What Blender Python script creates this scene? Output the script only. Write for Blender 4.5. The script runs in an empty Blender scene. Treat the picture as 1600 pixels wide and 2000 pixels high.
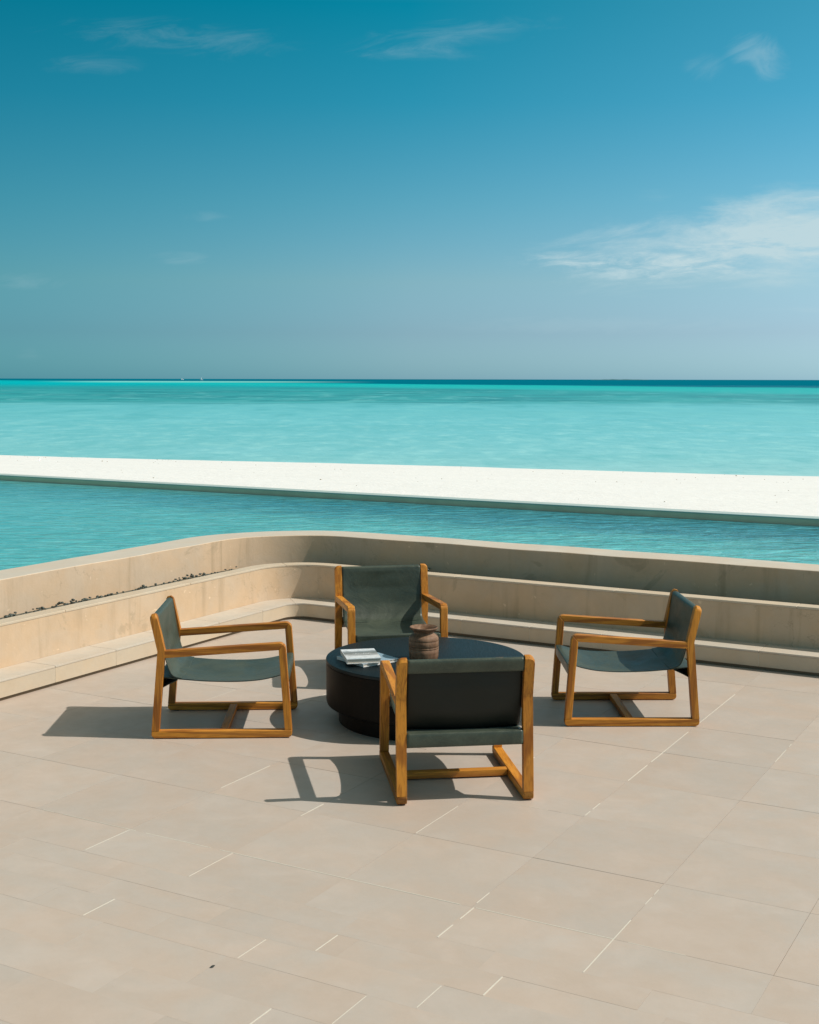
import bpy, bmesh, math, random
import numpy as np
from mathutils import Vector, Matrix, noise as mnoise
random.seed(7)
sc = bpy.context.scene
C = sc.collection
R = math.radians

# ------------------------------------------------------------------ camera
FPX, CAMH = 2480.0, 2.085
PITCH = math.atan(259.5/FPX); ROLL = math.atan(3/1600.0)
cp, sp = math.cos(PITCH), math.sin(PITCH)
cr, sr = math.cos(ROLL), math.sin(ROLL)
R0 = Vector((1,0,0)); U0 = Vector((0,sp,cp)); F0 = Vector((0,cp,-sp))
right = R0*cr + U0*sr; upv = U0*cr - R0*sr
cam = bpy.data.cameras.new('camera'); camo = bpy.data.objects.new('camera', cam); C.objects.link(camo)
M3 = Matrix((right, upv, -F0)).transposed()
camo.matrix_world = Matrix.Translation((0,0,CAMH)) @ M3.to_4x4()
cam.sensor_fit = 'HORIZONTAL'; cam.sensor_width = 24.0; cam.lens = FPX/1600*24
cam.clip_start = 0.05; cam.clip_end = 90000
sc.camera = camo

def ray(x, y):      # direction in the world of a point of the photograph (1600x2000)
    return right*(x-800) + upv*(1000-y) + F0*FPX

# ------------------------------------------------------------------ sun and sky
SUN_AZ, SUN_EL = -5.0, 47.3          # azimuth from +X towards +Y
sun = bpy.data.lights.new('sun', 'SUN'); suno = bpy.data.objects.new('sun', sun); C.objects.link(suno)
sun.energy = 3.85; sun.angle = R(0.55); sun.color = (1.0, 0.965, 0.89)
sd = Vector((math.cos(R(SUN_EL))*math.cos(R(SUN_AZ)), math.cos(R(SUN_EL))*math.sin(R(SUN_AZ)), math.sin(R(SUN_EL))))
suno.rotation_euler = sd.to_track_quat('Z', 'Y').to_euler()
suno.location = (10, 0, 20)

world = bpy.data.worlds.new('World'); sc.world = world; world.use_nodes = True
wt = world.node_tree; wt.nodes.clear()
def wn(t, **k):
    n = wt.nodes.new(t)
    for a, b in k.items(): setattr(n, a, b)
    return n
def wmath(op, a, b=None, c=None, clamp=False):
    n = wn('ShaderNodeMath', operation=op); n.use_clamp = clamp
    for i, v in enumerate((a, b, c)):
        if v is None: continue
        if isinstance(v, (int, float)): n.inputs[i].default_value = v
        else: wt.links.new(v, n.inputs[i])
    return n.outputs[0]
sky = wn('ShaderNodeTexSky'); sky.sky_type = 'NISHITA'; sky.sun_disc = False
sky.sun_elevation = R(SUN_EL); sky.sun_rotation = R(90 - SUN_AZ)
sky.altitude = 0; sky.air_density = 1.0; sky.dust_density = 0.6; sky.ozone_density = 2.0
tc = wn('ShaderNodeTexCoord'); sx = wn('ShaderNodeSeparateXYZ'); wt.links.new(tc.outputs['Generated'], sx.inputs[0])
# tropical teal tone of the lower sky by height above the horizon (z of the direction)
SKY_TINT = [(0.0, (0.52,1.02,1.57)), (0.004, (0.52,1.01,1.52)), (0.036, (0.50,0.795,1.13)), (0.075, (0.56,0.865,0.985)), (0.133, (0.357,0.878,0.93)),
            (0.206, (0.115,0.85,0.88)), (0.274, (0.012,0.835,0.81)), (0.45, (1.60,1.38,0.84)), (1.0, (1.9,1.55,0.84))]  # overhead stops, out of view, are warmed and brightened to lift the shadow fill
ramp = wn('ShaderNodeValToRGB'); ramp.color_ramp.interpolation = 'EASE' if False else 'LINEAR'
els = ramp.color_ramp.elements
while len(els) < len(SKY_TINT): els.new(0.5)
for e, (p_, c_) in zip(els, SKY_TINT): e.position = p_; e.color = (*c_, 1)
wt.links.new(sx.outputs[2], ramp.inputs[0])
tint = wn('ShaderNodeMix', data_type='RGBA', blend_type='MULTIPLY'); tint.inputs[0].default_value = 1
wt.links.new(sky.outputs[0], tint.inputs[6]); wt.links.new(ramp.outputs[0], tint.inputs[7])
# the sky brightens towards the sun on the right
hl = wmath('SQRT', wmath('ADD', wmath('POWER', wmath('ABSOLUTE', sx.outputs[0]), 2.0), wmath('POWER', wmath('ABSOLUTE', sx.outputs[1]), 2.0)))
k_ = wmath('MULTIPLY', wmath('DIVIDE', sx.outputs[0], wmath('MAXIMUM', hl, 0.001)), 1/0.307)
k_ = wmath('MULTIPLY', wmath('MINIMUM', wmath('MAXIMUM', k_, -1.3), 1.3), wmath('SUBTRACT', 1.0, sx.outputs[2], clamp=True))
ecb = wn('ShaderNodeCombineXYZ')
wt.links.new(wmath('POWER', 2.718, wmath('ADD', wmath('MULTIPLY', wmath('MAXIMUM', k_, 0.0), 0.36), wmath('MULTIPLY', wmath('MINIMUM', k_, 0.0), 0.80))), ecb.inputs[0])
gb_ = wmath('POWER', 2.718, wmath('ADD', wmath('MULTIPLY', wmath('MAXIMUM', k_, 0.0), 0.25), wmath('MULTIPLY', wmath('MINIMUM', k_, 0.0), 0.32))); wt.links.new(gb_, ecb.inputs[1]); wt.links.new(gb_, ecb.inputs[2])
az = wn('ShaderNodeMix', data_type='RGBA', blend_type='MULTIPLY'); az.inputs[0].default_value = 1
wt.links.new(tint.outputs[2], az.inputs[6]); wt.links.new(ecb.outputs[0], az.inputs[7])
addr = wn('ShaderNodeMix', data_type='RGBA', blend_type='ADD'); addr.inputs[0].default_value = 1
acb = wn('ShaderNodeCombineXYZ'); wt.links.new(wmath('MULTIPLY', wmath('MULTIPLY', wmath('MAXIMUM', k_, 0.0), 0.55), wmath('MINIMUM', wmath('ADD', wmath('MULTIPLY', sx.outputs[2], 3.0), 0.15), 1.0)), acb.inputs[0]); acb.inputs[1].default_value = 0; acb.inputs[2].default_value = 0
wt.links.new(az.outputs[2], addr.inputs[6]); wt.links.new(acb.outputs[0], addr.inputs[7])
# wispy clouds: horizontal direction s = x/y, height t = z/y (only the half of the sky beyond the sea)
ysafe = wmath('MAXIMUM', sx.outputs[1], 0.05)
S_ = wmath('DIVIDE', sx.outputs[0], ysafe); T_ = wmath('DIVIDE', sx.outputs[2], ysafe)
def wnoise(sx_, sy_, off, detail=8, rough=0.6, dist=0.0, shear=0.0):
    cb = wn('ShaderNodeCombineXYZ')
    wt.links.new(wmath('MULTIPLY', wmath('ADD', S_, wmath('MULTIPLY', T_, shear)), sx_), cb.inputs[0])
    wt.links.new(wmath('MULTIPLY', wmath('ADD', T_, wmath('MULTIPLY', S_, -0.06)), sy_), cb.inputs[1]); cb.inputs[2].default_value = off
    n = wn('ShaderNodeTexNoise'); n.inputs['Scale'].default_value = 1; n.inputs['Detail'].default_value = detail
    n.inputs['Roughness'].default_value = rough; n.inputs['Distortion'].default_value = dist
    wt.links.new(cb.outputs[0], n.inputs['Vector']); return n.outputs[0]
nz_big = wnoise(10, 44, 3.1, 10, 0.66, 0.5, 0.5)
nz_fine = wnoise(26, 120, 9.1, 9, 0.66, 0.5, 0.3)
nz_wisp = wnoise(14, 55, 7.7, 9, 0.68, 0.9)
nz_soft = wnoise(30, 110, 1.3, 6, 0.6, 0.6)
nz_puff = wnoise(24, 30, 5.5, 8, 0.66, 1.2, -0.5)
def cloud(px, py, w, h, amp, nz, lo, hi, slope=0.0):
    r = ray(px, py); s0, t0 = r.x/r.y, r.z/r.y; w /= FPX; h /= FPX
    ds = wmath('SUBTRACT', S_, s0)
    dt = wmath('SUBTRACT', wmath('SUBTRACT', T_, t0), wmath('MULTIPLY', ds, slope))
    q = wmath('ADD', wmath('POWER', wmath('ABSOLUTE', wmath('DIVIDE', ds, w)), 2.0), wmath('POWER', wmath('ABSOLUTE', wmath('DIVIDE', dt, h)), 2.0))
    m = wmath('SUBTRACT', 1.0, q, clamp=True)
    m = wmath('POWER', m, 0.7)
    mr = wn('ShaderNodeMapRange'); mr.interpolation_type = 'SMOOTHSTEP'
    v = wmath('ADD', nz, wmath('MULTIPLY', wmath('SUBTRACT', m, 1.0), 0.42))
    wt.links.new(v, mr.inputs[0]); mr.inputs[1].default_value = lo; mr.inputs[2].default_value = hi
    return wmath('MULTIPLY', wmath('MULTIPLY', mr.outputs[0], m), amp)
cl = [cloud(1660, 448, 690, 118, 1.0, nz_big, 0.22, 0.62, 0.10),
      cloud(1560, 470, 520, 74, 0.50, nz_fine, 0.36, 0.66, 0.09),
      cloud(1300, 528, 330, 34, 0.75, nz_fine, 0.30, 0.66, -0.02),
      cloud(1130, 505, 190, 24, 0.55, nz_fine, 0.28, 0.64, 0.02),
      cloud(330, 75, 330, 52, 0.17, nz_wisp, 0.30, 0.80, -0.04),
      cloud(190, 122, 150, 30, 0.12, nz_wisp, 0.30, 0.75),
      cloud(870, 72, 280, 44, 0.17, nz_wisp, 0.32, 0.80, 0.12),
      cloud(820, 105, 190, 22, 0.10, nz_wisp, 0.28, 0.75),
      cloud(1478, 108, 80, 60, 0.26, nz_puff, 0.30, 0.70, -0.2),
      cloud(1375, 130, 62, 38, 0.13, nz_puff, 0.28, 0.75),
      cloud(402, 424, 60, 15, 0.09, nz_soft, 0.25, 0.75),
      cloud(350, 504, 75, 18, 0.12, nz_soft, 0.25, 0.72),
      cloud(60, 552, 100, 24, 0.10, nz_soft, 0.27, 0.72),
      cloud(1570, 605, 120, 9, 0.10, nz_soft, 0.25, 0.72),
      cloud(55, 690, 40, 16, 0.06, nz_soft, 0.22, 0.70),
      cloud(1280, 382, 60, 16, 0.07, nz_soft, 0.22, 0.75),
      cloud(1200, 635, 420, 22, 0.10, nz_soft, 0.20, 0.65)]
tot = cl[0]
for c_ in cl[1:]: tot = wmath('ADD', tot, c_)
tot = wmath('MULTIPLY', wmath('MINIMUM', tot, 0.92), wmath('GREATER_THAN', sx.outputs[1], 0.06))
cmix = wn('ShaderNodeMix', data_type='RGBA'); wt.links.new(tot, cmix.inputs[0])
wt.links.new(addr.outputs[2], cmix.inputs[6])
SKY_STRENGTH = 0.1
cmix.inputs[7].default_value = (0.53/SKY_STRENGTH, 0.69/SKY_STRENGTH, 0.735/SKY_STRENGTH, 1)
bg = wn('ShaderNodeBackground'); bg.inputs[1].default_value = SKY_STRENGTH
wt.links.new(cmix.outputs[2], bg.inputs[0])
wo = wn('ShaderNodeOutputWorld'); wt.links.new(bg.outputs[0], wo.inputs[0])

sc.view_settings.view_transform = 'Standard'; sc.view_settings.look = 'None'
sc.view_settings.exposure = 0.0; sc.view_settings.gamma = 1.0; sc.view_settings.use_curve_mapping = False

# ------------------------------------------------------------------ materials
class NT:
    def __init__(s, name):
        s.m = bpy.data.materials.new(name); s.m.use_nodes = True; s.t = s.m.node_tree; s.t.nodes.clear()
        s.out = s.n('ShaderNodeOutputMaterial'); s.b = s.n('ShaderNodeBsdfPrincipled'); s.l(s.b.outputs[0], s.out.inputs[0])
    def n(s, t, **k):
        n = s.t.nodes.new(t)
        for a, b in k.items(): setattr(n, a, b)
        return n
    def l(s, a, b): s.t.links.new(a, b)
    def put(s, inp, v):
        if hasattr(v, 'is_output') or isinstance(v, bpy.types.NodeSocket): s.l(v, inp)
        elif isinstance(v, (tuple, list)): inp.default_value = (*v, 1) if len(v) == 3 and inp.type == 'RGBA' else v
        else: inp.default_value = v
    def math(s, op, a, b=0.0, clamp=False):
        n = s.n('ShaderNodeMath', operation=op); n.use_clamp = clamp; s.put(n.inputs[0], a); s.put(n.inputs[1], b); return n.outputs[0]
    def vec(s, kind='Object'):
        return s.n('ShaderNodeTexCoord').outputs[kind]
    def pos(s): return s.n('ShaderNodeNewGeometry').outputs['Position']
    def mapping(s, v, scale=(1,1,1), rot=(0,0,0), loc=(0,0,0)):
        n = s.n('ShaderNodeMapping'); s.l(v, n.inputs[0]); n.inputs['Scale'].default_value = scale
        n.inputs['Rotation'].default_value = rot
        if isinstance(loc, tuple): n.inputs['Location'].default_value = loc
        else: s.l(loc, n.inputs['Location'])
        return n.outputs[0]
    def noise(s, v, scale, detail=4, rough=0.55, dist=0.0):
        n = s.n('ShaderNodeTexNoise'); s.l(v, n.inputs['Vector']); n.inputs['Scale'].default_value = scale
        n.inputs['Detail'].default_value = detail; n.inputs['Roughness'].default_value = rough; n.inputs['Distortion'].default_value = dist
        return n.outputs[0]
    def ramp(s, f, stops, interp='LINEAR'):
        n = s.n('ShaderNodeValToRGB'); n.color_ramp.interpolation = interp; e = n.color_ramp.elements
        while len(e) < len(stops): e.new(0.5)
        for q, (p_, c_) in zip(e, stops): q.position = p_; q.color = (*c_, 1) if isinstance(c_, tuple) else (c_, c_, c_, 1)
        s.l(f, n.inputs[0]); return n.outputs[0]
    def mr(s, f, a, b, c=0.0, d=1.0, smooth=True):
        n = s.n('ShaderNodeMapRange'); n.interpolation_type = 'SMOOTHSTEP' if smooth else 'LINEAR'
        s.l(f, n.inputs[0])
        for i, v in zip((1,2,3,4), (a,b,c,d)): n.inputs[i].default_value = v
        return n.outputs[0]
    def mix(s, f, a, b, blend='MIX'):
        n = s.n('ShaderNodeMix', data_type='RGBA', blend_type=blend); s.put(n.inputs[0], f); s.put(n.inputs[6], a); s.put(n.inputs[7], b); return n.outputs[2]
    def bump(s, h, strength, dist):
        n = s.n('ShaderNodeBump'); s.put(n.inputs['Strength'], strength); n.inputs['Distance'].default_value = dist; s.l(h, n.inputs['Height'])
        s.l(n.outputs[0], s.b.inputs['Normal']); return n
    def set(s, **k):
        nm = dict(col='Base Color', rough='Roughness', ior='IOR', spec='Specular IOR Level', sheen='Sheen Weight', coat='Coat Weight', metal='Metallic')
        for a, v in k.items(): s.put(s.b.inputs[nm[a]], v)

MAT = {}
def stone(name, base, warm, cool, rough=0.55, vert=False, per_obj=0.05, stains=0.0, bump_=0.25):
    q = NT(name); rnd = q.n('ShaderNodeObjectInfo').outputs['Random']
    off = q.n('ShaderNodeCombineXYZ'); q.l(q.math('MULTIPLY', rnd, 37.0), off.inputs[0]); q.l(q.math('MULTIPLY', rnd, 71.0), off.inputs[1])
    v = q.mapping(q.vec(), (1,1,1), (0,0,0), off.outputs[0])
    big = q.noise(v, 2.2, 5, 0.6, 0.4)
    col = q.mix(q.mr(big, 0.35, 0.65), warm, cool)
    col = q.mix(0.35, col, base)
    med = q.noise(v, 9.0, 6, 0.65, 0.2)
    col = q.mix(q.mr(med, 0.25, 0.8, 0.0, 0.16), col, (base[0]*0.62, base[1]*0.58, base[2]*0.52))
    bl = q.noise(v, 3.2, 7, 0.62, 0.5)
    col = q.mix(q.mr(bl, 0.42, 0.85, 0.0, 0.50), col, (min(1, base[0]*1.18), min(1, base[1]*1.2), min(1, base[2]*1.25)))
    if stains:
        sv = q.mapping(q.pos(), (6.0, 6.0, 0.55))
        st = q.noise(sv, 1.0, 6, 0.6, 0.5)
        col = q.mix(q.mr(st, 0.52, 0.72, 0.0, stains), col, (base[0]*0.62, base[1]*0.60, base[2]*0.55))
        st2 = q.noise(q.pos(), 2.3, 8, 0.7, 1.2)
        col = q.mix(q.mr(st2, 0.57, 0.64, 0.0, stains*0.8), col, (base[0]*0.6, base[1]*0.62, base[2]*0.6))
        fleck = q.noise(q.pos(), 16.0, 3, 0.5, 0.5)
        col = q.mix(q.mr(fleck, 0.70, 0.74, 0.0, 0.45), col, (min(1,base[0]*1.5), min(1,base[1]*1.55), min(1,base[2]*1.6)))
        # hairline cracks
        vo = q.n('ShaderNodeTexVoronoi'); vo.feature = 'DISTANCE_TO_EDGE'; vo.inputs['Scale'].default_value = 1.3
        wv = q.n('ShaderNodeVectorMath', operation='ADD'); q.l(q.pos(), wv.inputs[0])
        cb = q.n('ShaderNodeCombineXYZ'); q.l(q.noise(q.pos(), 5.0, 4), cb.inputs[0]); q.l(q.noise(q.pos(), 4.1, 4), cb.inputs[2]); q.l(cb.outputs[0], wv.inputs[1])
        q.l(wv.outputs[0], vo.inputs['Vector'])
        ck = q.math('MULTIPLY', q.mr(vo.outputs['Distance'], 0.0, 0.006, 1.0, 0.0), q.mr(q.noise(q.pos(), 1.7, 2), 0.5, 0.6))
        col = q.mix(q.math('MULTIPLY', ck, 0.35), col, (base[0]*0.4, base[1]*0.38, base[2]*0.35))
    # each slab a touch lighter or darker
    hsv = q.n('ShaderNodeHueSaturation'); q.l(col, hsv.inputs['Color']); q.l(q.mr(rnd, 0, 1, 1-per_obj, 1+per_obj, False), hsv.inputs['Value'])
    q.set(col=hsv.outputs[0], rough=q.mr(med, 0.2, 0.8, rough-0.06, rough+0.12), spec=0.45)
    fine = q.noise(v, 60.0, 4, 0.6)
    hgt = q.math('ADD', q.math('MULTIPLY', big, 1.0), q.math('MULTIPLY', fine, 0.12))
    q.bump(hgt, bump_, 0.01)
    return q.m
MAT['tile'] = stone('terrace stone', (0.510,0.422,0.352), (0.53,0.415,0.335), (0.49,0.428,0.375), 0.47, per_obj=0.03)
MAT['riser'] = stone('step stone', (0.56,0.45,0.325), (0.58,0.445,0.305), (0.54,0.455,0.355), 0.6, per_obj=0.03)
MAT['tread'] = stone('tread stone', (0.56,0.48,0.39), (0.57,0.47,0.37), (0.55,0.50,0.43), 0.6, per_obj=0.03)
MAT['plaster'] = stone('bench render', (0.59,0.430,0.285), (0.61,0.42,0.26), (0.56,0.435,0.32), 0.7, per_obj=0.0, stains=0.5, bump_=0.5)
MAT['wall'] = stone('pool wall render', (0.60,0.430,0.285), (0.62,0.42,0.265), (0.57,0.435,0.32), 0.7, per_obj=0.0, stains=0.6, bump_=0.6)
MAT['bench_top'] = stone('bench top render', (0.57,0.46,0.34), (0.58,0.45,0.32), (0.55,0.47,0.37), 0.65, per_obj=0.02)
MAT['coping'] = stone('coping stone', (0.58,0.50,0.405), (0.60,0.49,0.385), (0.57,0.51,0.43), 0.65, per_obj=0.03)
def flat(name, c, rough=0.6, spec=0.4, nscale=20, amt=0.15, bump_=0.2):
    q = NT(name); nz = q.noise(q.vec(), nscale, 4)
    q.set(col=q.mix(q.mr(nz, 0.3, 0.7, 0, amt), c, tuple(x*0.6 for x in c)), rough=rough, spec=spec); q.bump(nz, bump_, 0.003); return q.m
MAT['grout'] = flat('grout bed', (0.46,0.37,0.28), 0.8)
MAT['grout_white'] = flat('pale grout', (0.66,0.615,0.525), 0.7, amt=0.15)
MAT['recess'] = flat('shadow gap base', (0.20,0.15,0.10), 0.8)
MAT['rim'] = flat('pale green pool rim', (0.50,0.56,0.50), 0.35, 0.5, 6, 0.15)
MAT['rim_face'] = flat('olive pool tile', (0.78,0.60,0.40), 0.35, 0.5, 5, 0.2)

def wood(name, axis, dark=1.0, end=False):
    q = NT(name); rnd = q.n('ShaderNodeObjectInfo').outputs['Random']
    off = q.n('ShaderNodeCombineXYZ')
    for i, k in enumerate((3.1, 5.3, 7.7)): q.l(q.math('MULTIPLY', rnd, k), off.inputs[i])
    s = [1.0, 1.0, 1.0]; s[axis] = 0.07
    v = q.mapping(q.vec(), tuple(s), (0,0,0), off.outputs[0])
    g = q.noise(v, 26, 6, 0.65, 1.6)
    f = q.noise(v, 140, 4, 0.6, 0.3)
    b = q.noise(v, 9, 3, 0.5, 0.8)
    a = (0.62*dark, 0.245*dark, 0.026*dark); d = (0.33*dark, 0.105*dark, 0.010*dark); p = (0.74*dark, 0.33*dark, 0.055*dark)
    col = q.ramp(g, [(0.30, d), (0.46, a), (0.60, a), (0.75, p)])
    w = q.n('ShaderNodeTexWave', wave_type='RINGS'); w.inputs['Scale'].default_value = 7.0; w.inputs['Distortion'].default_value = 9.0; w.inputs['Detail'].default_value = 3; w.inputs['Detail Scale'].default_value = 1.2
    q.l(v, w.inputs['Vector'])
    col = q.mix(q.mr(w.outputs['Fac'], 0.55, 0.92, 0, 0.8), col, d)
    col = q.mix(q.mr(f, 0.42, 0.70, 0, 0.5), col, (d[0]*0.6, d[1]*0.55, d[2]*0.5))
    col = q.mix(q.mr(b, 0.55, 0.75, 0, 0.30), col, (0.50*dark, 0.22*dark, 0.05*dark))
    kn = q.n('ShaderNodeTexVoronoi'); kn.inputs['Scale'].default_value = 3.3; q.l(q.mapping(q.vec(), (1.6 if axis else 1, 1, 1), (0,0,0), off.outputs[0]), kn.inputs['Vector'])
    col = q.mix(q.mr(kn.outputs['Distance'], 0.0, 0.07, 0.6, 0.0), col, (0.14, 0.055, 0.02))
    hs = q.n('ShaderNodeHueSaturation'); q.l(col, hs.inputs['Color']); q.l(q.mr(rnd, 0, 1, 0.80, 1.10, False), hs.inputs['Value']); q.l(q.mr(rnd, 0, 1, 0.496, 0.501, False), hs.inputs['Hue'])
    q.set(col=hs.outputs[0], rough=q.mr(g, 0.3, 0.7, 0.42, 0.62), spec=0.35); q.bump(f, 0.3, 0.001)
    return q.m
MAT['wood_x'] = wood('teak grain across', 0); MAT['wood_y'] = wood('teak grain lengthwise', 1); MAT['wood_z'] = wood('teak grain upright', 2)
MAT['wood_end'] = wood('teak end grain', 1, 0.5)

def leather(name, c):
    q = NT(name); rnd = q.n('ShaderNodeObjectInfo').outputs['Random']
    off = q.n('ShaderNodeCombineXYZ')
    for i, k in enumerate((13.1, 5.3, 17.7)): q.l(q.math('MULTIPLY', rnd, k), off.inputs[i])
    v = q.mapping(q.vec(), (1,1,1), (0,0,0), off.outputs[0])
    big = q.noise(v, 3.5, 5, 0.6, 1.0); fine = q.noise(v, 190, 3, 0.6); cr_ = q.noise(q.mapping(v, (1.0,1.0,1.0)), 7.0, 6, 0.7, 2.2)
    col = q.mix(q.mr(big, 0.35, 0.65), c, (c[0]*1.5, c[1]*1.42, c[2]*1.35))
    crease = q.mr(q.math('ABSOLUTE', q.math('SUBTRACT', cr_, 0.5)), 0.0, 0.02, 1.0, 0.0)
    col = q.mix(q.math('MULTIPLY', crease, 0.38), col, (c[0]*2.2, c[1]*2.1, c[2]*2.0))
    q.set(col=col, rough=q.mr(big, 0.3, 0.7, 0.36, 0.50), spec=0.42, sheen=0.06)
    q.b.inputs['Sheen Roughness'].default_value = 0.4; q.b.inputs['Sheen Tint'].default_value = (0.6, 0.85, 0.85, 1)
    h = q.math('ADD', q.math('MULTIPLY', fine, 0.05), q.math('ADD', q.math('MULTIPLY', big, 0.9), q.math('MULTIPLY', cr_, 0.15)))
    q.bump(h, 0.35, 0.02); return q.m
MAT['leather'] = leather('dark green saddle leather', (0.041, 0.052, 0.038))
MAT['leather_back'] = flat('black leather underside', (0.016,0.017,0.013), 0.5, 0.25)
MAT['pad'] = flat('black rubber', (0.02,0.02,0.02), 0.7)

q = NT('black stained oak'); v = q.mapping(q.vec(), (18, 1.2, 1.2), (0,0,R(-12)))
g = q.noise(v, 8, 6, 0.7, 0.6)
q.set(col=q.ramp(g, [(0.3,(0.001,0.0045,0.006)), (0.7,(0.004,0.013,0.017))]), rough=q.mr(g, 0.3, 0.7, 0.42, 0.56), spec=0.38); q.bump(g, 0.25, 0.002); MAT['table_top'] = q.m
q = NT('black stained oak side'); v = q.mapping(q.vec(), (5, 5, 0.5)); g = q.noise(v, 9, 6, 0.7, 0.6)
q.set(col=q.ramp(g, [(0.3,(0.002,0.0017,0.0012)), (0.7,(0.006,0.005,0.004))]), rough=0.5, spec=0.14); q.bump(g, 0.3, 0.002); MAT['table_side'] = q.m

q = NT('turned brown wood'); v = q.vec(); sxn = q.n('ShaderNodeSeparateXYZ'); q.l(v, sxn.inputs[0])
g = q.noise(q.mapping(v, (1,1,0.35)), 26, 6, 0.7, 0.6); bnd = q.noise(q.mapping(v, (0.02,0.02,1)), 60, 3); pat = q.noise(v, 9, 4, 0.6, 0.5)
col = q.ramp(g, [(0.28,(0.07,0.031,0.015)), (0.5,(0.17,0.088,0.047)), (0.72,(0.30,0.178,0.108))])
col = q.mix(q.mr(bnd, 0.4, 0.65, 0, 0.4), col, (0.30,0.17,0.11)); col = q.mix(q.mr(pat, 0.55, 0.7, 0, 0.5), col, (0.085,0.036,0.02))
q.set(col=col, rough=0.6, spec=0.3); q.bump(q.math('ADD', g, q.math('MULTIPLY', bnd, 0.4)), 0.3, 0.002); MAT['pot'] = q.m
MAT['paper'] = flat('page edges', (0.62,0.55,0.47), 0.8, 0.2, 200, 0.25)
MAT['paper_white'] = flat('white cover board', (0.80,0.80,0.80), 0.4, 0.5, 30, 0.05)
q = NT('printed photo cover'); v = q.vec(); s1 = q.n('ShaderNodeSeparateXYZ'); q.l(v, s1.inputs[0])
n1 = q.noise(q.mapping(v, (6,14,1)), 1.6, 6, 0.65, 0.8); n2 = q.noise(v, 40, 4, 0.7)
yy = q.math('ADD', s1.outputs[1], q.math('MULTIPLY', q.math('SUBTRACT', n1, 0.5), 0.12))
col = q.ramp(q.mr(yy, -0.14, 0.14, 0, 1, False), [(0.0,(0.50,0.58,0.62)), (0.10,(0.80,0.80,0.80)), (0.30,(0.74,0.73,0.72)), (0.40,(0.40,0.38,0.36)), (0.62,(0.20,0.20,0.18)), (0.74,(0.36,0.38,0.39)), (0.80,(0.78,0.79,0.80)), (1.0,(0.80,0.82,0.85))])
col = q.mix(q.mr(n2, 0.4, 0.7, 0, 0.35), col, (0.12,0.12,0.11))
q.set(col=col, rough=0.35, spec=0.5); MAT['cover'] = q.m
MAT['cover_blue'] = flat('pale blue cover', (0.30,0.42,0.50), 0.4, 0.5, 14, 0.3)

q = NT('dark pebble'); rnd = q.noise(q.vec(), 11.0, 2)
q.set(col=q.ramp(rnd, [(0.3,(0.03,0.04,0.035)), (0.6,(0.075,0.09,0.075)), (0.8,(0.16,0.16,0.13))]), rough=0.45, spec=0.5); MAT['pebble'] = q.m

# sand
q = NT('white coral sand'); v = q.pos()
n1 = q.noise(q.mapping(v, (0.35,1.2,1), (0,0,R(-20))), 1.0, 6, 0.6); n2 = q.noise(v, 14, 4, 0.7); n3 = q.noise(v, 3.0, 5, 0.65)
col = q.mix(q.mr(n1, 0.35, 0.7, 0, 1), (0.80,0.785,0.76), (0.775,0.76,0.735))
col = q.mix(q.mr(n2, 0.70, 0.82, 0, 0.12), col, (0.55,0.50,0.44))
q.set(col=col, rough=0.9, spec=0.15); q.bump(q.math('ADD', q.math('MULTIPLY', n2, 0.25), n3), 0.28, 0.10); MAT['sand'] = q.m

UDIR = Vector((math.cos(R(-29.2)), math.sin(R(-29.2)), 0)); VDIR = Vector((-math.sin(R(-29.2)), math.cos(R(-29.2)), 0))
def W(u, v, z=0.0): return Vector((UDIR.x*u + VDIR.x*v, UDIR.y*u + VDIR.y*v, z))

# pool water
q = NT('pool water'); P = q.pos(); vd = q.n('ShaderNodeVectorMath', operation='DOT_PRODUCT'); q.l(P, vd.inputs[0]); vd.inputs[1].default_value = tuple(VDIR)
wav = q.noise(q.mapping(P, (1.0, 2.2, 1), (0,0,R(8))), 1.4, 5, 0.6, 0.6)
vv = q.math('ADD', vd.outputs['Value'], q.math('MULTIPLY', q.math('SUBTRACT', wav, 0.5), 2.6))
udl = q.n('ShaderNodeVectorMath', operation='DOT_PRODUCT'); q.l(P, udl.inputs[0]); udl.inputs[1].default_value = tuple(UDIR)
deep = q.math('MULTIPLY', q.mr(vv, 10.9, 12.6), q.mr(udl.outputs['Value'], -14.5, -7.0, 0.40, 1.0))
fine = q.noise(q.mapping(P, (1.0, 2.6, 1), (0,0,R(5))), 4.6, 4, 0.6, 0.8)
near = q.mix(q.mr(fine, 0.35, 0.7), (0.08,0.43,0.435), (0.185,0.60,0.60))
far = q.mix(q.mr(fine, 0.35, 0.7), (0.02,0.19,0.24), (0.075,0.36,0.42))
ud = q.n('ShaderNodeVectorMath', operation='DOT_PRODUCT'); q.l(P, ud.inputs[0]); ud.inputs[1].default_value = tuple(UDIR)
q.set(col=q.mix(deep, near, far), rough=0.10, ior=1.33, spec=0.5)
w1 = q.noise(q.mapping(P, (1.0, 1.9, 1), (0,0,R(12))), 2.3, 3, 0.5, 0.7); w2 = q.noise(q.mapping(P, (1.0, 1.7, 1), (0,0,R(-18))), 6.5, 3, 0.55, 0.5)
calm = q.mr(ud.outputs['Value'], -11, -5, 0.25, 1.0)
q.bump(q.math('MULTIPLY', q.math('ADD', w1, q.math('MULTIPLY', w2, 0.35)), calm), 0.55, 0.12); MAT['pool'] = q.m

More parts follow.
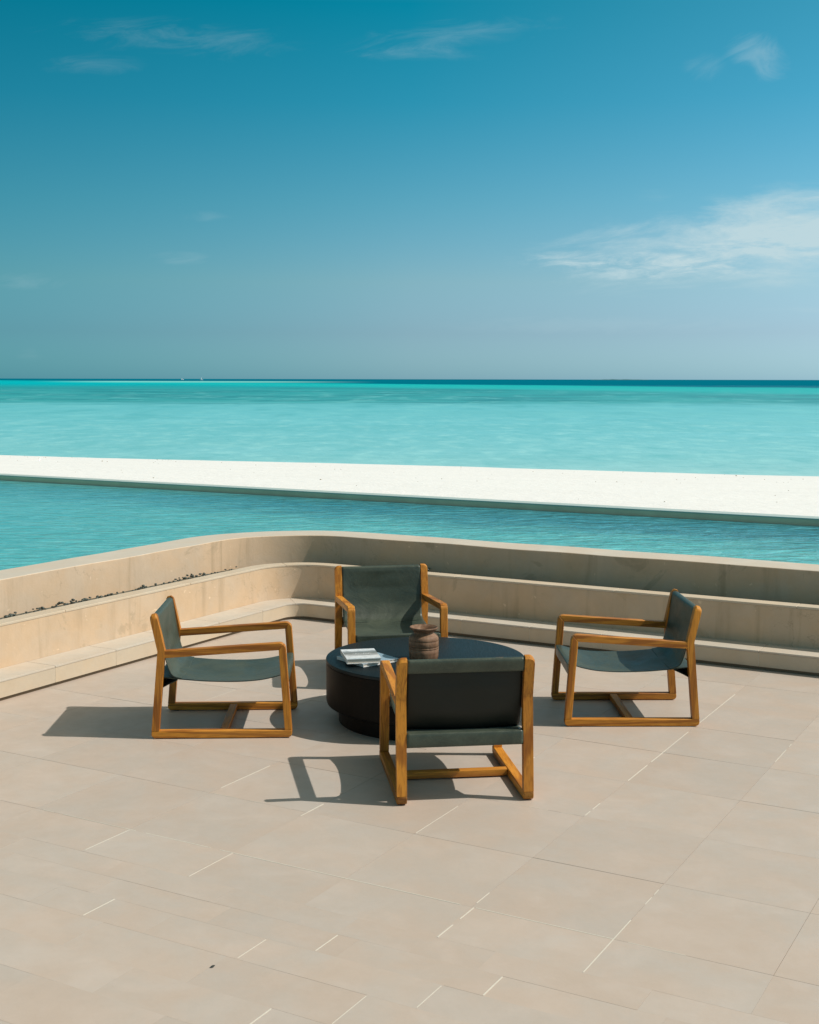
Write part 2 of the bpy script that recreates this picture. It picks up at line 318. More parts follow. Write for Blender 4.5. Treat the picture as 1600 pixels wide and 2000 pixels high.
# lagoon and ocean: colour follows depth and reef patches, laid out in world metres
q = NT('lagoon water'); P = q.pos(); sp3 = q.n('ShaderNodeSeparateXYZ'); q.l(P, sp3.inputs[0])
X_, Y_ = sp3.outputs[0], sp3.outputs[1]
lg = q.math('DIVIDE', 6411.0, q.math('MAXIMUM', Y_, 20.0))       # shrinks with distance from land: resolution for the far reefs
cbv = q.n('ShaderNodeCombineXYZ'); q.l(q.math('MULTIPLY', q.math('DIVIDE', X_, q.math('MAXIMUM', Y_, 20.0)), 10.0), cbv.inputs[0]); q.l(q.math('MULTIPLY', lg, 0.10), cbv.inputs[1])
patch = q.noise(cbv.outputs[0], 1.0, 7, 0.62, 0.5)
streak = q.noise(q.mapping(cbv.outputs[0], (0.45, 2.4, 1)), 1.6, 8, 0.65, 0.3)
lgn = q.math('ADD', lg, q.math('MULTIPLY', q.math('SUBTRACT', patch, 0.5), 9.0))
col = q.ramp(q.math('DIVIDE', lgn, 200.0), [(0.0,(0.006,0.24,0.28)), (0.035,(0.002,0.40,0.45)), (0.060,(0.003,0.37,0.42)), (0.085,(0.015,0.31,0.335)), (0.215,(0.045,0.36,0.37)), (0.245,(0.14,0.52,0.57)), (0.50,(0.19,0.555,0.605)), (0.75,(0.24,0.58,0.615)), (0.95,(0.38,0.66,0.67))])
# seagrass streaks
gr = q.math('MULTIPLY', q.math('MULTIPLY', q.mr(streak, 0.44, 0.60), q.mr(lg, 14, 22)), q.mr(lg, 40, 56, 1.0, 0.0))
col = q.mix(q.math('MULTIPLY', gr, 0.9), col, (0.012,0.20,0.235))
# bright shallow bank in the far lagoon
xy = q.math('ADD', Y_, q.math('MULTIPLY', X_, 2.0))
bank = q.math('MULTIPLY', q.mr(xy, 330, 430), q.mr(lg, 5, 12))
col = q.mix(q.math('MULTIPLY', bank, 0.9), col, (0.012,0.43,0.43))
pale = q.math('MULTIPLY', q.mr(xy, 300, 420), q.math('MULTIPLY', q.mr(lg, 4.0, 5.2), q.mr(lg, 6.0, 8.0, 1.0, 0.0)))
xs = q.math('DIVIDE', X_, q.math('MAXIMUM', Y_, 20.0))
pale = q.math('MULTIPLY', pale, q.math('MULTIPLY', q.mr(xs, -0.30, -0.22), q.mr(xs, -0.12, -0.02, 1.0, 0.0)))
deepm = q.mr(q.math('ADD', xy, q.math('MULTIPLY', q.math('SUBTRACT', patch, 0.5), 150.0)), 610, 720)
col = q.mix(deepm, col, (0.0005,0.145,0.215))
col = q.mix(q.math('MULTIPLY', pale, 0.85), col, (0.22,0.62,0.58))
# mottling by ripples
r1 = q.noise(q.mapping(P, (1.15, 0.50, 1), (0,0,R(-4))), 1.0, 4, 0.62, 0.3); r1b = q.noise(q.mapping(P, (0.30, 0.085, 1), (0,0,R(-3))), 1.0, 5, 0.62, 0.3); r2 = q.noise(q.mapping(P, (0.05, 0.16, 1), (0,0,R(-8))), 1.0, 6, 0.6, 0.6)
nearf = q.mr(lg, 50, 95); 
col = q.mix(q.math('MULTIPLY', q.mr(r1, 0.47, 0.72, 0, 0.48), nearf), col, (0.42,0.78,0.77), 'MIX')
col = q.mix(q.math('MULTIPLY', q.mr(r1, 0.30, 0.48, 0.30, 0.0), nearf), col, (0.08,0.42,0.45))
farf = q.math('MULTIPLY', q.mr(lg, 14, 30), q.mr(lg, 60, 110, 1.0, 0.0))
col = q.mix(q.math('MULTIPLY', q.mr(r1b, 0.50, 0.70, 0, 0.45), farf), col, (0.25,0.66,0.67), 'MIX')
col = q.mix(q.math('MULTIPLY', q.mr(r1b, 0.30, 0.50, 0.35, 0.0), farf), col, (0.03,0.33,0.36))
col = q.mix(q.math('MULTIPLY', q.mr(r2, 0.35, 0.65, 0.0, 0.22), q.mr(lg, 12, 22)), col, (0.10,0.42,0.43))
q.set(col=col, rough=0.35, ior=1.33, spec=q.mr(lg, 10, 60, 0.0, 0.12))
w1 = q.noise(q.mapping(P, (0.6, 1.5, 1), (0,0,R(-12))), 1.2, 5, 0.6, 0.5)
q.bump(w1, 0.35, 0.25); MAT['ocean'] = q.m

# ------------------------------------------------------------------ mesh helpers
def link(name, me, mats, parent=None):
    o = bpy.data.objects.new(name, me); C.objects.link(o)
    if not isinstance(mats, (list, tuple)): mats = [mats]
    if not me.materials:
        for m in mats: me.materials.append(m)
    if parent: o.parent = parent
    return o
def from_bm(name, bm, mats, parent=None, smooth=False, angle=None):
    me = bpy.data.meshes.new(name); bmesh.ops.recalc_face_normals(bm, faces=bm.faces[:]); bm.to_mesh(me); bm.free()
    if smooth: me.polygons.foreach_set('use_smooth', [True]*len(me.polygons))
    if smooth and angle: me.set_sharp_from_angle(angle=R(angle))
    return link(name, me, mats, parent)
def tag(o, label=None, cat=None, group=None, kind=None):
    for k, v in (('label', label), ('category', cat), ('group', group), ('kind', kind)):
        if v: o[k] = v
    return o
def empty(name, loc, rz=0.0):
    o = bpy.data.objects.new(name, None); o.empty_display_size = 0.1; o.location = loc; o.rotation_euler = (0,0,rz); C.objects.link(o); return o
def bevel(o, w, seg=2):
    m = o.modifiers.new('bevel', 'BEVEL'); m.width = w; m.segments = seg; m.limit_method = 'ANGLE'; m.angle_limit = R(35); m.harden_normals = False
def box_bm(x0, x1, y0, y1, z0, z1):
    bm = bmesh.new(); vs = [bm.verts.new((x, y, z)) for z in (z0, z1) for x, y in ((x0,y0),(x1,y0),(x1,y1),(x0,y1))]
    for f in ((0,3,2,1),(4,5,6,7),(0,1,5,4),(1,2,6,5),(2,3,7,6),(3,0,4,7)): bm.faces.new([vs[i] for i in f])
    return bm
def loft(sections, closed_profile=True, caps=True):
    bm = bmesh.new(); rows = [[bm.verts.new(p) for p in s] for s in sections]; n = len(rows[0])
    for a, b in zip(rows, rows[1:]):
        for i in range(n if closed_profile else n-1):
            j = (i+1) % n; bm.faces.new((a[i], a[j], b[j], b[i]))
    if caps: bm.faces.new(rows[0]); bm.faces.new(rows[-1][::-1])
    return bm

# ------------------------------------------------------------------ terrace floor
EDGE_U, EDGE_V = -6.255, 9.075
floor = from_bm('terrace_floor', loft([[W(u, v, z) for (v, z) in ((-9,-0.25),(EDGE_V+0.2,-0.25),(EDGE_V+0.2,-0.003),(-9,-0.003))] for u in (-6.6, 12.0)]), MAT['grout'])
tag(floor, 'beige stone terrace laid in large square tiles with thin pale joints', kind='structure')
TW = 0.5925; GAP = 0.0020; UBASE = -1.5565
vrows = [9.2]
v_ = 4.357
up_rows = [4.357 + 0.603*i for i in range(0, 9)]
low_rows = [4.357, 4.045, 3.885, 3.722, 3.532, 3.300, 3.085, 2.800, 2.500, 2.200, 1.600, 1.000]
meshes = {}
def tile(u0, u1, v0, v1):
    gp_ = 0.0014 if v0 > 4.3 else 0.0004
    w, d = round(u1-u0-gp_, 4), round(v1-v0-gp_, 4)
    key = (w, d)
    if key not in meshes:
        bm = box_bm(-w/2, w/2, -d/2, d/2, -0.012, 0.0)
        me = bpy.data.meshes.new('tile'); bmesh.ops.recalc_face_normals(bm, faces=bm.faces[:]); bm.to_mesh(me); bm.free(); me.materials.append(MAT['tile']); meshes[key] = me
    o = bpy.data.objects.new('tile', meshes[key]); C.objects.link(o); o.parent = floor
    o.location = W((u0+u1)/2, (v0+v1)/2, random.uniform(-0.0004, 0.0004)); o.rotation_euler = (random.uniform(-1,1)*0.0008, random.uniform(-1,1)*0.0008, R(-29.2))
def in_patch(u0, u1, v0, v1):        # only the stretch of terrace between the bench and the viewer is tiled piece by piece
    c = W((u0+u1)/2, (v0+v1)/2)
    return c.y > 2.6 and abs(c.x) < 0.9 + c.y*0.42
for i in range(len(up_rows)-1):
    v0, v1 = up_rows[i], up_rows[i+1]
    if i == len(up_rows)-2: v1 = 9.2
    for k in range(-9, 6):
        u0, u1 = UBASE + k*TW, UBASE + (k+1)*TW
        if in_patch(u0, u1, v0, v1): tile(u0, u1, v0, v1)
offs = [0.0, 0.13, 0.36, 0.02, 0.41, 0.22, 0.50, 0.09, 0.33, 0.2, 0.4]
for i in range(len(low_rows)-1):
    v1, v0 = low_rows[i], low_rows[i+1]
    o_ = [0.0, 0.255, 0.357, 0.207, 0.012, 0.373, 0.1, 0.45, 0.25, 0.0, 0.2][i]
    for k in range(-9, 6):
        u0, u1 = UBASE + o_ + k*TW, UBASE + o_ + (k+1)*TW
        if in_patch(u0, u1, v0, v1): tile(u0, u1, v0, v1)
# the rest of the terrace, behind and beside the viewer, is one plain slab that stops short of the tiled patch
# pale grout standing in some of the joints
segs_v = [(-3.326,4.05,4.357),(-3.92,4.065,4.357),(-2.139,4.05,4.357),(-1.5565,4.05,4.55),(-1.5565,4.72,4.80),(-1.5565,4.83,4.89),(-2.149+0.0,6.19,7.25),(-2.149,5.58,5.65),(-2.149,5.68,5.78),(-2.149,7.45,8.3),
          (-3.9265,5.05,5.48),(-2.7415,4.97,5.40),(-2.7415,6.2,6.4),(-1.5565,6.9,7.3),(-5.1115,6.42,6.75),(-4.519,6.9,7.25),(-2.688,3.54,3.715),(-3.436,3.54,3.72),(-1.947,3.54,3.715),(-2.475,3.727,3.88),(-1.7915,3.725,3.88),(-2.135,3.31,3.525),(-2.366,3.09,3.295),(-2.149,4.40,4.52),(-3.334,4.9,5.1)]
segs_u = [(-4.47,-3.95,4.357,0.7),(-3.95,-3.45,4.357,1.0),(-3.40,-2.2,4.357,1.0),(-2.13,-1.56,4.357,1.0),(-1.50,-1.28,4.357,0.6),(-3.9,-3.6,4.96,0.5),(-2.6,-2.2,5.563,0.4)]
bm = bmesh.new()
def strip(u0, u1, v0, v1):
    n = max(2, int(max(u1-u0, v1-v0)/0.06)); 
    for k in range(n):
        if random.random() < 0.05: continue
        t0, t1 = k/n, (k+1)/n
        if v1-v0 > u1-u0: a = [(u0, v0+(v1-v0)*t0), (u1, v0+(v1-v0)*t0), (u1, v0+(v1-v0)*t1), (u0, v0+(v1-v0)*t1)]
        else: a = [(u0+(u1-u0)*t0, v0), (u0+(u1-u0)*t1, v0), (u0+(u1-u0)*t1, v1), (u0+(u1-u0)*t0, v1)]
        top = [bm.verts.new(W(x, y, 0.0008)) for x, y in a]; bot = [bm.verts.new(W(x, y, -0.004)) for x, y in a]
        bm.faces.new(top)
        for i in range(4): bm.faces.new((top[i], bot[i], bot[(i+1)%4], top[(i+1)%4]))
for u, a, b in segs_v:
    h = 0.0020 if random.random() < 0.5 else 0.0014
    strip(u-h, u+h, a, b)
for a, b, v, wgt in segs_u: strip(a, b, v-0.0019*wgt-0.0002, v+0.0019*wgt+0.0002)
g = from_bm('pale_grout', bm, MAT['grout_white'], floor); g['kind'] = 'stuff'

# ------------------------------------------------------------------ step, bench, pebbles, pool wall (concentric rounded corner)
CU, CV = -6.08, 8.93
V0, U1 = -8.0, 11.0
def curve(off, samples):
    """off: distance outwards from the corner centre; samples: list of ('L',v) / ('A',t) / ('R',u)"""
    out = []
    for k, a in samples:
        if k == 'L': out.append((CU-off, a))
        elif k == 'R': out.append((a, CV+off))
        else:
            th = math.pi - a*math.pi/2
            out.append((CU+off*math.cos(th), CV+off*math.sin(th)))
    return out
def path(a, b, res=0.3):
    """a, b: scalar path positions: s<0 along left line (v = CV+s), 0..1 arc, >1 right line (u = CU+s-1)"""
    s = [a]; cur = a
    marks = [i/28 for i in range(29)]
    if a < 0:
        n = max(1, int((min(b,0)-a)/res)); s += [a+(min(b,0)-a)*(i+1)/n for i in range(n)]
    s += [m for m in marks if a < m <= b]
    if b > 1:
        st = max(a, 1.0); n = max(1, int((b-st)/res)); s += [st+(b-st)*(i+1)/n for i in range(n)]
    s.append(b)
    s = sorted(set(round(x, 6) for x in s))
    return [('L', CV+x) if x < 0 else (('A', x) if x <= 1 else ('R', CU+x-1)) for x in s]
def sweep(profile, a, b, res=0.3, wob=0.0):
    """profile: closed list of (offset, z)"""
    sm = path(a, b, res); cs = {o: curve(o, sm) for o, z in profile}
    secs = []
    for i in range(len(sm)):
        row = []
        for j, (o, z) in enumerate(profile):
            u, v = cs[o][i]
            p = W(u, v, z)
            if wob:
                nz = mnoise.noise(Vector((p.x*1.7, p.y*1.7, z*2+5)))*wob
                p.z += nz if z > 0.4 else 0
            row.append(p)
        secs.append(row)
    return loft(secs)
def make_sweep(name, profile, a, b, mat, parent=None, res=0.3, wob=0.0, bev=0.0, smooth=True):
    o = from_bm(name, sweep(profile, a, b, res, wob), mat, parent, smooth=smooth, angle=30)
    if bev: bevel(o, bev, 2)
    return o
SA, SB = V0-CV, U1-CU+1
# step
step = from_bm('stone_step', sweep([(0.178,-0.02),(0.43,-0.02),(0.43,0.127),(0.178,0.127)], SA, SB), MAT['recess'], None, smooth=True, angle=30)
tag(step, 'low beige stone step running along the foot of the curved bench', 'step')
def cuts_for(step_len, vmark, umark, arc):
    c = []
    x = vmark - CV
    while x > SA: c.append(x); x -= step_len
    x = vmark - CV + step_len
    while x < -0.05: c.append(x); x += step_len
    c += arc
    x = umark - CU + 1
    while x > 1.15: c.append(x); x -= step_len
    x = umark - CU + 1 + step_len
    while x < SB: c.append(x); x += step_len
    return sorted(set([SA]+c+[SB]))
cs = cuts_for(0.6, 6.225, -2.19, [0.5])
gp = 0.0018
for a, b in zip(cs, cs[1:]):
    make_sweep('riser_tile', [(0.158,0.026),(0.1765,0.026),(0.1765,0.1275),(0.158,0.1275)], a+gp, b-gp, MAT['riser'], step)
    make_sweep('tread_tile', [(0.156,0.129),(0.4185,0.129),(0.4185,0.142),(0.156,0.142)], a+gp, b-gp, MAT['tread'], step, bev=0.0015)
pg = sweep([(0.1595,0.030),(0.166,0.030),(0.166,0.1268),(0.1595,0.1268)], SA, SB)
j = from_bm('joint_grout', pg, MAT['grout_white'], step)
# bench
bench = make_sweep('curved_bench', [(0.420,0.02),(0.545,0.02),(0.545,0.425),(0.420,0.425)], SA, SB, MAT['plaster'])
tag(bench, 'low beige rendered bench wall curving round the sunken terrace, inside the pool wall', 'bench')
cs = cuts_for(1.4, 5.2, -3.39, [0.45])
for a, b in zip(cs, cs[1:]):
    make_sweep('coping_slab', [(0.4175,0.426),(0.549,0.426),(0.549,0.444),(0.4175,0.444)], a+0.0012, b-0.0012, MAT['bench_top'], bench, bev=0.003)
# pool wall
pw = make_sweep('pool_wall', [(0.870,0.02),(1.225,0.02),(1.225,0.650),(0.870,0.650)], SA, SB, [MAT['wall'], MAT['coping']], wob=0.006, res=0.12, bev=0.006)
for p in pw.data.polygons:
    if p.normal.z > 0.7 and p.center.z > 0.5: p.material_index = 1
tag(pw, 'tall outer beige wall with pale top between the terrace and the pool', 'wall')
# gravel bed
bed = make_sweep('gravel_bed', [(0.547,0.30),(0.868,0.30),(0.868,0.375),(0.547,0.375)], SA, SB, MAT['pebble'])
tag(bed, kind='structure')
bm = bmesh.new()
ico = bmesh.new(); bmesh.ops.create_icosphere(ico, subdivisions=1, radius=1.0)
icv = [v.co.copy() for v in ico.verts]; icf = [[v.index for v in f.verts] for f in ico.faces]; ico.free()
def stone_at(p, r):
    sx_, sy_, sz_ = r*random.uniform(0.85,1.35), r*random.uniform(0.7,1.1), r*random.uniform(0.5,0.8)
    rot = Matrix.Rotation(random.uniform(0,6.28), 3, 'Z') @ Matrix.Rotation(random.uniform(-0.4,0.4), 3, 'X')
    vs = [bm.verts.new(p + rot @ Vector((c.x*sx_*random.uniform(0.88,1.1), c.y*sy_*random.uniform(0.88,1.1), c.z*sz_))) for c in icv]
    for f in icf: bm.faces.new([vs[i] for i in f]).smooth = True
x = -7.5
while x < SB:
    for k in range(random.choice((3,4,4,5))):
        s = x + random.uniform(-0.02, 0.02); off = random.uniform(0.5625, 0.85)
        smp = path(s, s+0.0001)[0]; (u, v), = curve(off, [smp])
        clump = mnoise.noise(Vector((s*3.1, 0.3, 0)))
        if s < -0.35: top = 0.380 + 0.030*max(0, clump+0.2) + random.uniform(-0.012, 0.014)
        elif s < 0.6: top = 0.383 + random.uniform(-0.01, 0.018)
        else: top = 0.383 + random.uniform(-0.01, 0.008) + (0.035 if clump > 0.55 else 0)
        if s < -0.35: top += 0.018*min(1, max(0, (0.66-off)/0.1))
        stone_at(W(u, v, top), random.uniform(0.009, 0.018))
    x += 0.028 if x < 0 else (0.035/0.73 if x < 1 else 0.04)
pb = from_bm('pebbles', bm, MAT['pebble'], None, smooth=True)
tag(pb, 'dark grey-green pebbles filling the channel between bench and pool wall', kind='stuff')

# ------------------------------------------------------------------ pool
bm = bmesh.new()
sm = path(SA, SB, 1.0); pts = curve(1.1, sm)
def quad(*uvs): bm.faces.new([bm.verts.new(W(u, v, 0.574)) for u, v in uvs])
for (k0, s0), (k1, s1), p0, p1 in zip(sm, sm[1:], pts, pts[1:]):
    if k0 == 'L': quad((-70, p0[1]), p0, p1, (-70, p1[1]))
    else: quad(p0, p1, (p1[0], 13.56), (p0[0], 13.56))
quad((-70, CV), (CU-1.1, CV), (CU-1.1, 13.56), (-70, 13.56))
bmesh.ops.remove_doubles(bm, verts=bm.verts[:], dist=1e-4)
pool = from_bm('pool_water', bm, MAT['pool']); 
for p in pool.data.polygons:
    if p.normal.z < 0: p.flip()
tag(pool, 'turquoise infinity pool water behind the curved wall', kind='structure')
rim = empty('pool_rim', W(0, 13.6, 0.3)); rim_loc = rim.location.copy()
def rimbox(name, v0, v1, z0, z1, m):
    o = from_bm(name, loft([[W(u, v, z)-rim_loc for v, z in ((v0,z0),(v1,z0),(v1,z1),(v0,z1))] for u in (-70, 40)]), m, rim); return o
o = rimbox('rim_wall', 13.50, 13.80, 0.1, 0.641, MAT['rim_face']); o = rimbox('rim_top', 13.495, 13.72, 0.643, 0.653, MAT['rim'])
tag(rim, 'thin pale green rim with olive inner face at the far side of the pool', 'pool edge')
# hidden ends of the basin, beyond the frame
# ------------------------------------------------------------------ beach
SEA = -0.5
def shore(x):  # y of the water line
    return 38.08 - 0.3515*x
bm = bmesh.new(); rows = []
NX, NY = 260, 80
for i in range(NX+1):
    x = -95 + 190*(i/NX); 
    r0 = (13.705 - 0.488*0) 
    # y where v = 13.71 at this x
    y0 = (13.71 - VDIR.x*x)/VDIR.y; y1 = shore(x) + 0.5*mnoise.noise(Vector((x*0.11, 1.7, 0))) + 0.16*mnoise.noise(Vector((x*0.5, 4.0, 0)))
    y1 = max(y1, y0+1.5)
    col_ = []
    for jn in range(NY+1):
        t = (jn/NY)*1.3; y = y0 + (y1-y0)*t
        z = 0.640 + (SEA-0.640)*(t**1.12) - (0 if t < 1 else (t-1)*1.2)
        fade = min(1, t*8)
        z += fade*(0.018*mnoise.noise(Vector((x*0.9, y*1.3, 0))) + 0.012*mnoise.noise(Vector((x*2.6, y*3.1, 2)))) * (1 if t < 0.97 else 0.3)
        col_.append(bm.verts.new((x, y, z)))
    rows.append(col_)
for a, b in zip(rows, rows[1:]):
    for k in range(NY): bm.faces.new((a[k], b[k], b[k+1], a[k+1]))
beach = from_bm('sand_beach', bm, MAT['sand'], None, smooth=True)
if beach.data.polygons[0].normal.z < 0: beach.data.flip_normals()
tag(beach, 'bright white sand beach between pool and lagoon', kind='structure')
bm = bmesh.new()
def beach_z(x, y):
    y0 = (13.71 - VDIR.x*x)/VDIR.y; t = (y-y0)/(shore(x)-y0); return 0.640 + (SEA-0.640)*(max(t,0)**1.12)
for i in range(240):
    x = random.uniform(-16, 16); y0 = (13.71 - VDIR.x*x)/VDIR.y; t = random.random()**0.8
    y = y0 + 0.3 + (shore(x)-y0-1.0)*t
    r = random.uniform(0.006, 0.014)*(1.8 if random.random() < 0.05 else 1)
    p = Vector((x, y, beach_z(x, y)+r*0.2)); stone_at(p, r)
db = from_bm('seaweed_bits', bm, flat('dry seaweed bits', (0.50,0.44,0.36), 0.9, 0.2), None)
tag(db, 'small dry brown bits of seaweed scattered on the white sand', kind='stuff')

bm = bmesh.new(); S = 40000
vs = [bm.verts.new(p) for p in ((-S,-300,SEA),(S,-300,SEA),(S,60000,SEA),(-S,60000,SEA))]; bm.faces.new(vs)
oc = from_bm('lagoon_water', bm, MAT['ocean'])
if oc.data.polygons[0].normal.z < 0: oc.data.flip_normals()
tag(oc, 'turquoise lagoon deepening to blue at the horizon', kind='structure')

# island on the horizon
r = ray(1212, 744); d = r/r.y*9000
bm = bmesh.new(); n = 40
top = []; bot = []; bk = []
for i in range(n+1):
    t = i/n; x = d.x + (t-0.5)*420; h = 5*math.sin(math.pi*t)**0.5*(0.5+0.5*abs(mnoise.noise(Vector((t*9, 0, 0)))+0.5)) + 0.2
    top.append(bm.verts.new((x, 9030, SEA+h))); bot.append(bm.verts.new((x, 9000, SEA-1))); bk.append(bm.verts.new((x, 9090, SEA-1)))
for i in range(n):
    bm.faces.new((bot[i], bot[i+1], top[i+1], top[i])); bm.faces.new((top[i], top[i+1], bk[i+1], bk[i]))
isl = from_bm('island', bm, flat('distant island', (0.05,0.12,0.13), 0.9)); tag(isl, 'low dark island on the horizon at the right', kind='structure')

# boats far out
MAT['boat'] = flat('white boat paint', (0.85,0.86,0.86), 0.4)
def hull(L, Wd, Hh):
    secs = []
    for t in (0, 0.15, 0.4, 0.7, 0.9, 1.0):
        w = Wd/2*(math.sin(math.pi*min(1, 0.25+0.75*(1-t)**0.7)/1.0*0.5))*(1 if t < 1 else 0.05); x = -L/2 + L*t; hh = Hh*(1+0.35*t)
        secs.append([(x, -w, hh), (x, -w*0.8, 0.1), (x, 0, -0.3), (x, w*0.8, 0.1), (x, w, hh)])
    return loft(secs)
r = ray(394, 742); D = 2600; p = r/r.y*D
sb = empty('sailing_boat', (p.x, D, SEA), 0.5); from_bm('hull', hull(5.5, 1.6, 0.7), MAT['boat'], sb)
from_bm('mast', box_bm(-0.1,0.1,-0.1,0.1,0.7,6.5), MAT['boat'], sb)
bm = bmesh.new(); a = [bm.verts.new(q_) for q_ in ((0.0,0.03,1.5),(-1.8,0.03,1.5),(0.0,0.03,6.3),(0.0,-0.03,1.5),(-1.8,-0.03,1.5),(0.0,-0.03,6.3))]
bm.faces.new(a[:3]); bm.faces.new(a[3:][::-1]); 
for i in range(3): bm.faces.new((a[i], a[(i+1)%3], a[3+(i+1)%3], a[3+i]))
from_bm('sail', bm, MAT['boat'], sb)
tag(sb, 'tiny white sailing boat with upright mast on the horizon', 'boat')
r = ray(356, 742); p = r/r.y*2900
mb = empty('motor_boat', (p.x, 2900, SEA), 0.2); from_bm('hull', hull(7, 2.4, 1.0), MAT['boat'], mb)
o = from_bm('cabin', box_bm(-2.2,1.0,-0.8,0.8,1.0,2.4), MAT['boat'], mb); from_bm('flybridge', box_bm(-1.6,0.1,-0.6,0.6,2.4,3.1), MAT['boat'], mb)
tag(mb, 'tiny white motor boat with cabin on the horizon, left of the sailing boat', 'boat')

# ------------------------------------------------------------------ chair
CW, TH = 0.685, 0.042          # width over the frames, timber depth seen from the side
FW = 0.050                      # timber width seen from the front
RB, FB, AF, JT, BT = (-0.41,0.004), (0.41,0.004), (0.373,0.565), (-0.364,0.517), (-0.408,0.728)
def v2(a): return Vector((a[0], a[1]))
def inset_dir(a, b): d = (v2(b)-v2(a)).normalized(); return d, Vector((-d.y, d.x))
def arc_pts(c, a, b, r, n=5):
    """round corner c between directions to a and b: tangent points with radius r"""
    c, a, b = v2(c), v2(a), v2(b); da = (a-c).normalized(); db = (b-c).normalized(); ang = da.angle(db); tl = r/math.tan(ang/2)
    cen = c + (da+db).normalized()*(r/math.sin(ang/2)); p0 = c+da*tl; p1 = c+db*tl
    e0 = p0-cen; e1 = p1-cen; a0 = math.atan2(e0.y, e0.x); a1 = math.atan2(e1.y, e1.x); dlt = (a1-a0+math.pi)%(2*math.pi)-math.pi
    return [cen + Vector((math.cos(a0+dlt*i/n), math.sin(a0+dlt*i/n)))*r for i in range(n+1)]
def isect(p, d, q_, e):
    det = d.x*(-e.y) - d.y*(-e.x); w = q_-p; t = (w.x*(-e.y) - w.y*(-e.x))/det; return p + d*t
# ring corners (outer) and matching inner corners, counter-clockwise seen with +y to the right
outer = [v2(RB), v2(FB), v2(AF), v2(JT)]
inner_ = []
for i in range(4):
    a, b, c = outer[i-1], outer[i], outer[(i+1)%4]
    d1 = (b-a).normalized(); d2 = (c-b).normalized(); n1 = Vector((-d1.y, d1.x)); n2 = Vector((-d2.y, d2.x))
    inner_.append(isect(a+n1*TH, d1, b+n2*TH, d2))
def prism(poly, x0, x1, name, mat, parent, bev=0.0035):
    bm = bmesh.new(); A = [bm.verts.new((x0, p.x, p.y)) for p in poly]; B = [bm.verts.new((x1, p.x, p.y)) for p in poly]
    bm.faces.new(A); bm.faces.new(B[::-1]); n = len(poly)
    for i in range(n): bm.faces.new((A[i], B[i], B[(i+1)%n], A[(i+1)%n]))
    o = from_bm(name, bm, mat, parent, smooth=True, angle=28); 
    if bev: bevel(o, bev, 2)
    return o
proto = empty('lounge_chair', (0,0,0))
def side_frame(s):
    x_out = s*CW/2; x_in = s*(CW/2-FW); x0, x1 = min(x_in, x_out), max(x_in, x_out)
    zr = RB[1]+TH
    # floor rail: full length with rounded lower corners, legs stand on its ends
    rb_in = Vector((RB[0]+TH, zr)); rear_top = isect(outer[0], (outer[3]-outer[0]).normalized(), Vector((0, zr)), Vector((1, 0)))
    front_top = isect(outer[1], (outer[2]-outer[1]).normalized(), Vector((0, zr)), Vector((1, 0)))
    poly = arc_pts(RB, rear_top, FB, 0.022) + arc_pts(FB, RB, front_top, 0.024) + [front_top, rear_top]
    o = prism(poly, x0, x1, 'floor_rail', MAT['wood_y'], proto); o.data.materials.append(MAT['wood_end'])
    for p in o.data.polygons:
        if abs(p.normal.y) > 0.6: p.material_index = 1
    # front leg, mitred into the arm at the top
    e = 0.0006
    af_arc = arc_pts(AF, FB, JT, 0.038, 8)
    fi0 = isect(inner_[1], (inner_[2]-inner_[1]).normalized(), Vector((0, zr)), Vector((1, 0)))
    poly = [front_top+Vector((0,e))] + af_arc[:5] + [inner_[2]+Vector((0,-0.0)), fi0+Vector((0,e))]
    prism(poly, x0+0.0005, x1-0.0005, 'front_leg', MAT['wood_z'], proto)
    # arm
    dja = (v2(AF)-v2(JT)).normalized(); ntop = Vector((-dja.y, dja.x))
    pu = (v2(JT)-outer[0]).normalized(); rear_in = isect(inner_[3], (inner_[3]-inner_[0]).normalized(), v2(JT), dja)
    arm_end_top = rear_in - dja*0.004; arm_end_bot = inner_[3] - dja*0.004
    poly = af_arc[4:] + [arm_end_top, arm_end_bot, inner_[2]]
    prism(poly, x0+0.001, x1-0.001, 'armrest', MAT['wood_y'], proto)
    # rear post: leg with the leaning back upright, outer top corner rounded across the width
    db = (v2(BT)-v2(JT)).normalized(); nb = Vector((db.y, -db.x))
    ri0 = isect(inner_[3], (inner_[0]-inner_[3]).normalized(), Vector((0, zr)), Vector((1, 0)))
    kink_in = isect(inner_[0], (inner_[3]-inner_[0]).normalized(), v2(BT)+nb*TH, db)
    secs = []; rr = 0.030
    for k in range(10):
        if k == 0: xx = 0.0
        else: xx = FW - rr + rr*math.sin(math.pi/2*(k-1)/8)
        t = 0 if k == 0 else rr - rr*math.cos(math.pi/2*(k-1)/8)
        b_out = v2(BT)-db*t; b_in = v2(BT)+nb*TH-db*t
        mid = [b_in + db*0.0 - db*0.012, b_in - nb*0.010, b_out + nb*0.010, b_out - db*0.012]
        pl = [ri0+Vector((0,e)), kink_in] + mid + [v2(JT), rear_top+Vector((0,e))]
        xw = s*(CW/2-FW) + s*xx
        secs.append([(xw, p.x, p.y) for p in pl])
    o = from_bm('rear_post', loft(secs), MAT['wood_z'], proto, smooth=True, angle=28); bevel(o, 0.003, 2)
    for yy in (-0.36, 0.36):
        o = from_bm('foot_pad', box_bm(x0+0.008, x1-0.008, yy-0.02, yy+0.02, 0.0, 0.006), MAT['pad'], proto)
side_frame(1); side_frame(-1)
xi = CW/2-FW
o = from_bm('crossbar', box_bm(-xi+0.0005, xi-0.0005, -0.016, 0.030, 0.007, 0.043), MAT['wood_x'], proto); bevel(o, 0.003, 2)
